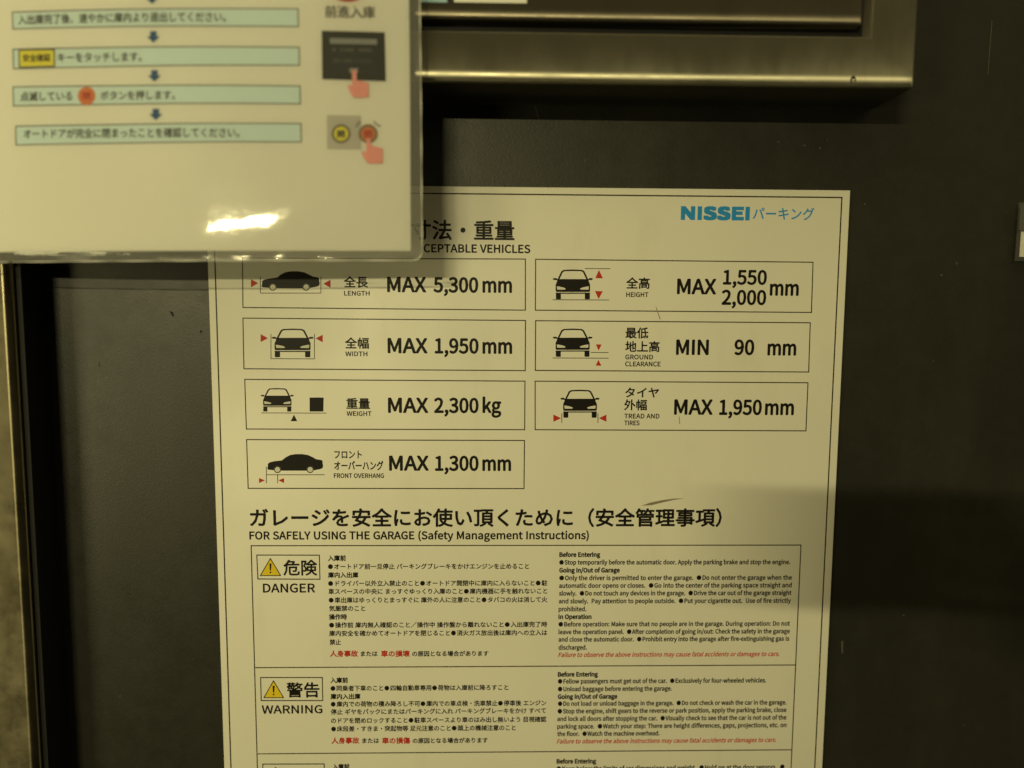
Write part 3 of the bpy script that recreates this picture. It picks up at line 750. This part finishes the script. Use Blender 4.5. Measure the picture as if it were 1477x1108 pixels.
EB, ER = .055, .036
def eng(rows): return [R(tx, a, b, v, 8.6, bold=(EB if bd else ER)) for tx, a, b, v, bd in rows]
lett(S0, 'black', eng([
    ('Before Entering', 807.2, 865.3, 803.2, 1),
    ('●Stop temporarily before the automatic door. Apply the parking brake and stop the engine.', 807, 1139.4, 814.3, 0),
    ('Going In/Out of Garage', 807, 893.5, 825.7, 1),
    ('●Only the driver is permitted to enter the garage.  ●Do not enter the garage when the', 807, 1141.7, 836.8, 0),
    ('automatic door opens or closes.  ●Go into the center of the parking space straight and', 806.6, 1141.6, 847.9, 0),
    ('slowly.  ●Do not touch any devices in the garage.  ●Drive the car out of the garage straight', 806.5, 1141.2, 859, 0),
    ('and slowly.  Pay attention to people outside.  ●Put your cigarette out.  Use of fire strictly', 806.3, 1140.4, 870.3, 0),
    ('prohibited.', 805.9, 845.5, 881.7, 0),
    ('In Operation', 805.9, 852.8, 892.8, 1),
    ('●Before operation: Make sure that no people are in the garage. During operation: Do not', 805.8, 1139, 903.6, 0),
    ('leave the operation panel.  ●After completion of going in/out: Check the safety in the garage', 805.8, 1138.8, 914.7, 0),
    ('and close the automatic door.  ●Prohibit entry into the garage after fire-extinguishing gas is', 805.8, 1138, 925.5, 0),
    ('discharged.', 805.8, 846.2, 937.1, 0)]), sign, 'instruction_text')
lett(S0, 'red', [R('Failure to observe the above instructions may cause fatal accidents or damages to cars.', 805.3, 1123.5, 947.7, 8.6, bold=.028, shear=.25)], sign, 'red_text')
lett(S0, 'black', eng([
    ('Before Entering', 805, 862, 975.9, 1),
    ('●Fellow passengers must get out of the car.  ●Exclusively for four-wheeled vehicles.', 805, 1104.8, 985.9, 0),
    ('●Unload baggage before entering the garage.', 805, 968.8, 997, 0),
    ('Going In/Out of Garage', 805, 890, 1008, 1),
    ('●Do not load or unload baggage in the garage.  ●Do not check or wash the car in the garage.', 805, 1134, 1018.1, 0),
    ('●Stop the engine, shift gears to the reverse or park position, apply the parking brake, close', 804.6, 1134, 1029, 0),
    ('and lock all doors after stopping the car.  ●Visually check to see that the car is not out of the', 804, 1133.8, 1040, 0),
    ('parking space.  ●Watch your step: There are height differences, gaps, projections, etc. on', 804, 1134, 1051, 0),
    ('the floor.  ●Watch the machine overhead.', 804, 951, 1061.7, 0)]), sign, 'instruction_text')
lett(S0, 'red', [R('Failure to observe the above instructions may cause fatal accidents or damages to cars.', 803.2, 1118.8, 1072.5, 8.6, bold=.028, shear=.25)], sign, 'red_text')
lett(S0, 'black', eng([
    ('Before Entering', 803.2, 859.5, 1101.3, 1),
    ('●Keep below the limits of car dimensions and weight.  ●Hold on at the door sensors.  ●', 803, 1131, 1111.8, 0)]), sign, 'instruction_text')
# scuffs on the enamel
for pts in ([(925, 729.5), (938, 725), (955, 721.5), (972, 719.2), (988, 719), (972, 721.2), (957, 724.5), (940, 728.8)],
            [(945.5, 441), (947, 444), (949.5, 451), (952.8, 460), (952, 461.5), (948.6, 452), (946.6, 446)],
            [(979, 598), (980.3, 603), (981, 612), (979.9, 611.5), (979.4, 604)]):
    Sheet(S0).poly(pts, off=3e-5).make('scuff_mark', M['scuff'], sign)

# ------------------------------------------------------------------ laminated notice, upper left
def lam(X, Z):
    dx = X + .19
    y = -(.0600 + .024 * dx - .35 * dx * dx) - .18 * (X + .16) * (Z - .055)
    if Z < .15:
        q = .15 - Z
        y -= .052 * q * q / (q + .02)
    y += .0002 * math.sin(X * 55 + Z * 20) + .0002 * math.sin(X * 40 - Z * 22 + 1)
    e = (Z - .0495 - .30 * (X + .158)) / .018
    y -= .00026 * math.exp(-e * e)
    return y
def warp_patch(name, corners, nx, ny, off, mat, parent, radius=0.0, thick=0.0, label=None, seal=None):
    """sheet between four pixels (tl, tr, br, bl) lying on lam(), optional rounded corner at br"""
    P = [on(u, v, lam) for u, v in corners]
    V, F = [], []
    for j in range(ny + 1):
        for i in range(nx + 1):
            a, b = i / nx, j / ny
            p = (P[3] * (1 - a) + P[2] * a) * (1 - b) + (P[0] * (1 - a) + P[1] * a) * b
            X, Z = p.x, p.z
            if radius:
                ex, ez = P[2].x - X, Z - ((P[3].z * (1 - a) + P[2].z * a))
                if ex < radius and ez < radius:
                    q = Vector((radius - ex, radius - ez)); mxx = max(q.x, q.y)
                    if q.length > 1e-9:
                        q2 = q * (mxx / q.length)
                        X += q2.x - q.x; Z -= (q2.y - q.y)
            y = lam(X, Z) - off
            if seal:
                k1 = (seal - Z) / .0062
                if 0 < k1 < 1: y += .0006 * math.sin(math.pi * k1) ** 2 * (1 + .5 * math.sin(X * 90) + .3 * math.sin(X * 210))
            V.append((X, y, Z))
    for j in range(ny):
        for i in range(nx):
            k = j * (nx + 1) + i
            F.append((k, k + 1, k + nx + 2, k + nx + 1))
    me = mesh(name, V, F)
    for p in me.polygons: p.use_smooth = True
    return link(name, me, M[mat], parent, label)
lr = on(300, 374, lam)
note = thing('laminated_notice', (lr.x, lr.y, lr.z), 'laminated instruction sheet with blue arrows hanging at the upper left over the sign corner', 'notice')
warp_patch('paper', [(-60, -60), (589.5, -60), (592.6, 362), (-60, 364.5)], 90, 60, 0, 'paper', note)
warp_patch('film', [(-90, -60), (605, -60), (609.2, 376), (-90, 379.5)], 140, 260, .0010, 'film', note, radius=.006, seal=on(300, 363, lam).z)
warp_patch('film_back', [(-90, -60), (605, -60), (609.2, 376), (-90, 379.5)], 60, 40, -.0007, 'edge', note, radius=.006)
# cut edge of the film: a thin cloudy rim following the outline
def rim():
    P = [on(u, v, lam) for u, v in ((605, -60), (609.2, 376), (-90, 379.5))]
    pts = []
    n = 60
    r = .006
    for k in range(n): pts.append(P[0].lerp(P[1], k / n * (1 - r / (P[0] - P[1]).length)))
    c = Vector((P[1].x - r, 0, P[1].z + r))
    for k in range(9):
        a = k / 8 * math.pi / 2
        pts.append(Vector((c.x + r * math.cos(a), 0, c.z - r * math.sin(a))))
    for k in range(1, 90):
        pts.append(P[1].lerp(P[2], (k / 89) * .99 + r / (P[1] - P[2]).length * (1 - k / 89)))
    V, F = [], []
    for k, p in enumerate(pts):
        w_ = .00028 + .00012 * math.sin(k * .7)
        a = pts[max(0, k - 1)]; b = pts[min(len(pts) - 1, k + 1)]
        d = Vector((b.x - a.x, b.z - a.z)).normalized(); nn = Vector((-d.y, d.x))
        y = lam(p.x, p.z)
        V += [(p.x - nn.x * w_, y - .00115, p.z - nn.y * w_), (p.x + nn.x * w_, y - .00115, p.z + nn.y * w_),
              (p.x + nn.x * w_, y - .0006, p.z + nn.y * w_), (p.x - nn.x * w_, y - .0006, p.z - nn.y * w_)]
    for k in range(len(pts) - 1):
        for j in range(4):
            F.append((k * 4 + j, k * 4 + (j + 1) % 4, k * 4 + 4 + (j + 1) % 4, k * 4 + 4 + j))
    return mesh('film_rim', V, F)
link('film_rim', rim(), M['rim'], note)
E1 = view(0, 0, 2.3078); E2 = view(440, 0, 4.26)
PO = 1.2e-4
def bar(c, label, texts):
    f = Sheet(lam).quad(*c, nx=40, ny=3, off=PO).make('step_bar', M['mint'], note, label)
    g = Sheet(lam).frame(c, 1.5, 40, 3, off=PO * 1.6); g.make('bar_outline', M['grey'], f)
    for tx, u0, u1, v0, v1, em, mat in texts:
        lett(lam, mat, [R(tx, u0, u1, v0, em, v1=v1, bold=.014, off=PO * 2)], f)
    return f
bar([(18, 18), (430, 13), (430.6, 38.6), (19, 42)], 'first step bar', [('入出庫完了後、速やかに庫内より退出してください。', 27, 326, 34.6, 30.6, 13.5, 'black')])
b2 = bar([(19, 71.5), (431.5, 68.5), (432, 94.5), (20, 99.5)], 'second step bar with a yellow key', [('キーをタッチします。', 83.6, 204.5, 88.8, 87.6, 13.5, 'black')])
k = Sheet(lam).quad((28, 72.6), (78.6, 71.8), (78.9, 95.8), (28.4, 97.4), 8, 3, off=PO * 2).make('key_print', M['key'], b2)
Sheet(lam).frame([(28, 72.6), (78.6, 71.8), (78.9, 95.8), (28.4, 97.4)], 1.8, 8, 3, off=PO * 2.6).make('key_outline', M['grey'], b2)
lett(lam, 'black', [R('安全確認', 34, 73, 88.6, 10.5, v1=87.8, bold=.02, off=PO * 3)], b2)
b3 = bar([(19, 125.8), (432.8, 124.4), (433.3, 150), (20, 153)], 'third step bar with an orange button', [('点滅している', 30, 104.5, 145, 144.2, 13.5, 'black'), ('ボタンを押します。', 145.5, 252.4, 143.6, 142.6, 13.5, 'black')])
Sheet(lam).disc(E1(289, 320), 12.6, 13.2, off=PO * 2).make('button_print', M['orange'], b3)
lett(lam, 'red', [R('閉', 120, 130.5, 142.8, 11, v1=142.8, bold=.02, off=PO * 3)], b3)
bar([(23, 182.4), (434, 178.5), (434.6, 205), (23.4, 209.3)], 'fourth step bar', [('オートドアが完全に閉まったことを確認してください。', 34.7, 345.3, 198.8, 197.2, 13.6, 'black')])
for cx, cy in ((219.6, -2.5), (221.4, 53.3), (223, 109.6), (225, 165.2)):
    Sheet(lam).poly([(cx - 4.6, cy - 8), (cx + 4.6, cy - 8), (cx + 4.4, cy - .5), (cx + 9.5, cy - 1), (cx, cy + 8.5), (cx - 9.5, cy - .5), (cx - 4.6, cy - .5)], off=PO * 2).make('arrow', M['navy'], note)
lett(lam, 'black', [R('前進入庫', 469.3, 541, 24.2, 18.5, v1=25.6, bold=.012, off=PO * 2)], note)
Sheet(lam).disc((502, -10), 23, 13, off=PO * 1.5).make('button_print', M['red'], note, 'red brown print cut by the top edge')
def rr(x0, y0, x1, y1, r, tilt=0):
    P = []
    for cx, cy, a0 in ((x0 + r, y0 + r, 180), (x1 - r, y0 + r, 270), (x1 - r, y1 - r, 0), (x0 + r, y1 - r, 90)):
        for k in range(5):
            a = math.radians(a0 + k * 22.5)
            X, Y = cx + r * math.cos(a), cy + r * math.sin(a)
            P.append((X, Y + tilt * (X - x0)))
    return P
scr = Sheet(lam).quad((464, 44.6), (555, 47), (556.5, 117.5), (465, 114.6), 10, 8, off=PO * 2).make('screen_print', M['dark'], note, 'printed dark touch screen')
Sheet(lam).quad((474.5, 54), (545, 55.6), (546, 108.6), (475, 107), 8, 6, off=PO * 3).make('screen_panel', M['screen'], scr)
Sheet(lam).quad((476, 55.4), (544, 57), (544, 65), (476, 63.5), 8, 2, off=PO * 4).make('screen_bar', M['sgrey'], scr)
lett(lam, 'grey', [R('●　安全確認　自動運転', 480, 537, 74.5, 6, v1=75.2, bold=.02, off=PO * 4), R('ボタンを押してください', 481, 537, 91, 7, v1=91.8, bold=.02, off=PO * 4)], scr)
Sheet(lam).poly(rr(504.3, 98.6, 516.6, 105.6, .5), off=PO * 4).make('screen_key', M['sgrey'], scr)
def hand_print(pts):
    Sheet(lam).poly([E2(a, b) for a, b in pts], off=PO * 6).make('hand_print', M['pink'], note)
hand_print([(290, 440), (297, 431), (310, 431), (318, 440), (318, 500), (340, 496), (360, 503), (391, 512), (391, 600), (300, 602), (283, 580), (264, 538), (266, 520), (290, 530)])
btn = Sheet(lam).quad(E2(135, 708), E2(345, 712), E2(345, 920), E2(136, 918), 4, 4, off=PO * 1.5).make('button_plate_print', M['greyp'], note)
for (cx, cy), lb, tx in (((222, 823), 'yellow open button print', '開'), ((388, 823), 'orange close button print', '閉')):
    c = E2(cx, cy)
    b = Sheet(lam).disc(c, 13.8, off=PO * 2).make('button_print', M['key' if tx == '開' else 'orange'], note, lb)
    Sheet(lam).ring(c, 10.4, 13.8, off=PO * 3).make('button_ring', M['scuff'], b)
    lett(lam, 'black' if tx == '開' else 'red', [R(tx, c[0] - 5, c[0] + 5, c[1] + 4.4, 11, v1=c[1] + 4.5, bold=.02, off=PO * 4)], b)
s = Sheet(lam)
for a, b in (((310, 770), (322, 784)), ((320, 752), (331, 772)), ((334, 744), (340, 764)), ((424, 744), (432, 764)), ((436, 758), (450, 772)), ((448, 776), (466, 774))):
    s.stroke(E2(*a), E2(*b), 1.5, off=PO * 2)
s.make('ray_mark', M['grey'], note)
hand_print([(376, 862), (383, 853), (395, 853), (403, 862), (404, 888), (425, 902), (477, 912), (478, 1006), (388, 1006), (368, 982), (349, 942), (352, 926), (378, 940)])

# ------------------------------------------------------------------ sheet at the right edge
RS = flat(-.004)
q0 = at(1459, 292, -.004); q1 = at(1471, 376, -.004)
side = thing('laminated_card', (at(1500, 376).x, -.004, q1.z), 'small white laminated card on the dark wall at the right edge', 'card')
def slab(x0, z0, x1, z1, y0, y1): return boxmesh('slab', (x0, y0, z0), (x1, y1, z1))
cz0, cz1 = at(1470, 373, -.004).z, at(1470, 300, -.004).z
link('paper', slab(at(1473, 330, -.004).x, cz0 + .0012, .46, at(1471, 334, -.004).z, -.0041, -.0039), M['paper'], side)
link('film', slab(at(1467.5, 330, -.004).x, cz0 - .0016, .47, cz1 + .004, -.0046, -.0033), M['film'], side)
s = Sheet(flat(-.0049)); s.quad((1472, 296), (1484, 292), (1484, 336), (1469.5, 332)); s.make('tape', M['grey'], side)

# ------------------------------------------------------------------ phone and hand that take the picture (their shade falls on the sign)
ph = thing('smartphone', (.05, -.55, 0), 'black smartphone held sideways in front of the wall, its back towards the sign', 'phone')
def rbox(name, lo, hi, rad, bev):
    bm = bmesh.new(); bmesh.ops.create_cube(bm, size=1)
    for v in bm.verts: v.co = Vector([(lo[k] + hi[k]) / 2 + v.co[k] * (hi[k] - lo[k]) for k in range(3)])
    ed = [e for e in bm.edges if abs(e.verts[0].co.x - e.verts[1].co.x) < 1e-6 and abs(e.verts[0].co.z - e.verts[1].co.z) < 1e-6]
    bmesh.ops.bevel(bm, geom=ed, offset=rad, segments=6, profile=.5, affect='EDGES')
    ed = [e for e in bm.edges if abs(e.verts[0].co.y - e.verts[1].co.y) < 1e-6]
    bmesh.ops.bevel(bm, geom=ed, offset=bev, segments=3, profile=.5, affect='EDGES')
    me = bpy.data.meshes.new(name); bm.to_mesh(me); bm.free()
    for p in me.polygons: p.use_smooth = True
    me.set_sharp_from_angle(angle=math.radians(60))
    return me
link('body', rbox('body', (-.032, -.552, -.058), (.132, -.544, .018), .009, .002), M['phone'], ph)
link('screen', rbox('screen', (-.029, -.5526, -.055), (.129, -.5521, .015), .007, .0001), M['glass'], ph)
link('camera_bump', rbox('camera_bump', (-.022, -.5439, -.040), (.010, -.5425, .010), .006, .0004), M['phone'], ph)
for z in (0.0, -.028):
    link('lens', rbox('lens', (-.008, -.5424, z - .008), (.008, -.5416, z + .008), .0075, .0002), M['glass'], ph)
def skinned(name, chains, mat, parent=None, sub=2, root=0):
    V, Ed, Rr = [], [], []
    for ch in chains:
        prev = None
        for item in ch:
            if isinstance(item, int): idx = item
            else:
                V.append(item[:3]); Rr.append(item[3]); idx = len(V) - 1
            if prev is not None: Ed.append((prev, idx))
            prev = idx
    me = bpy.data.meshes.new(name); me.from_pydata(V, Ed, [])
    o = link(name, me, M[mat], parent)
    md = o.modifiers.new('skin', 'SKIN'); md.use_smooth_shade = True
    sv = me.skin_vertices[0].data
    for k, r in enumerate(Rr): sv[k].radius = (r, r)
    sv[root].use_root = True
    o.modifiers.new('subd', 'SUBSURF').render_levels = sub
    return o
hd = thing('hand', (.25, -.56, -.16), 'right hand in a dark sleeve gripping the end of the phone', 'hand')
skinned('hand_skin', [
    [(.150, -.575, -.035, .016), (.172, -.585, -.060, .024), (.205, -.600, -.105, .025), (.235, -.615, -.150, .024)],
    [1, (.160, -.572, -.012, .014), (.146, -.556, .004, .0095), (.128, -.541, .009, .0085), (.108, -.5365, .008, .0075)],
    [0, (.152, -.556, -.018, .010), (.140, -.540, -.016, .009), (.118, -.5355, -.016, .0078)],
    [1, (.160, -.560, -.045, .010), (.142, -.540, -.037, .009), (.120, -.5355, -.036, .0078)],
    [1, (.168, -.566, -.070, .010), (.144, -.545, -.064, .009), (.122, -.5375, -.056, .0072)],
    [1, (.158, -.592, -.072, .012), (.132, -.586, -.066, .011), (.112, -.566, -.050, .0095), (.098, -.5605, -.036, .0085)]], 'skin', hd, root=1)
skinned('sleeve', [[(.228, -.612, -.140, .034), (.262, -.640, -.22, .040), (.300, -.69, -.33, .046), (.335, -.76, -.46, .052)]], 'sleeve', hd)

# ------------------------------------------------------------------ finish the lettering
chars = set()
for jb in TEXTS: chars |= set(jb[1])
load_glyphs(chars)
for jb in TEXTS: lay(*jb)
for fn, a in JOBS: fn(*a)
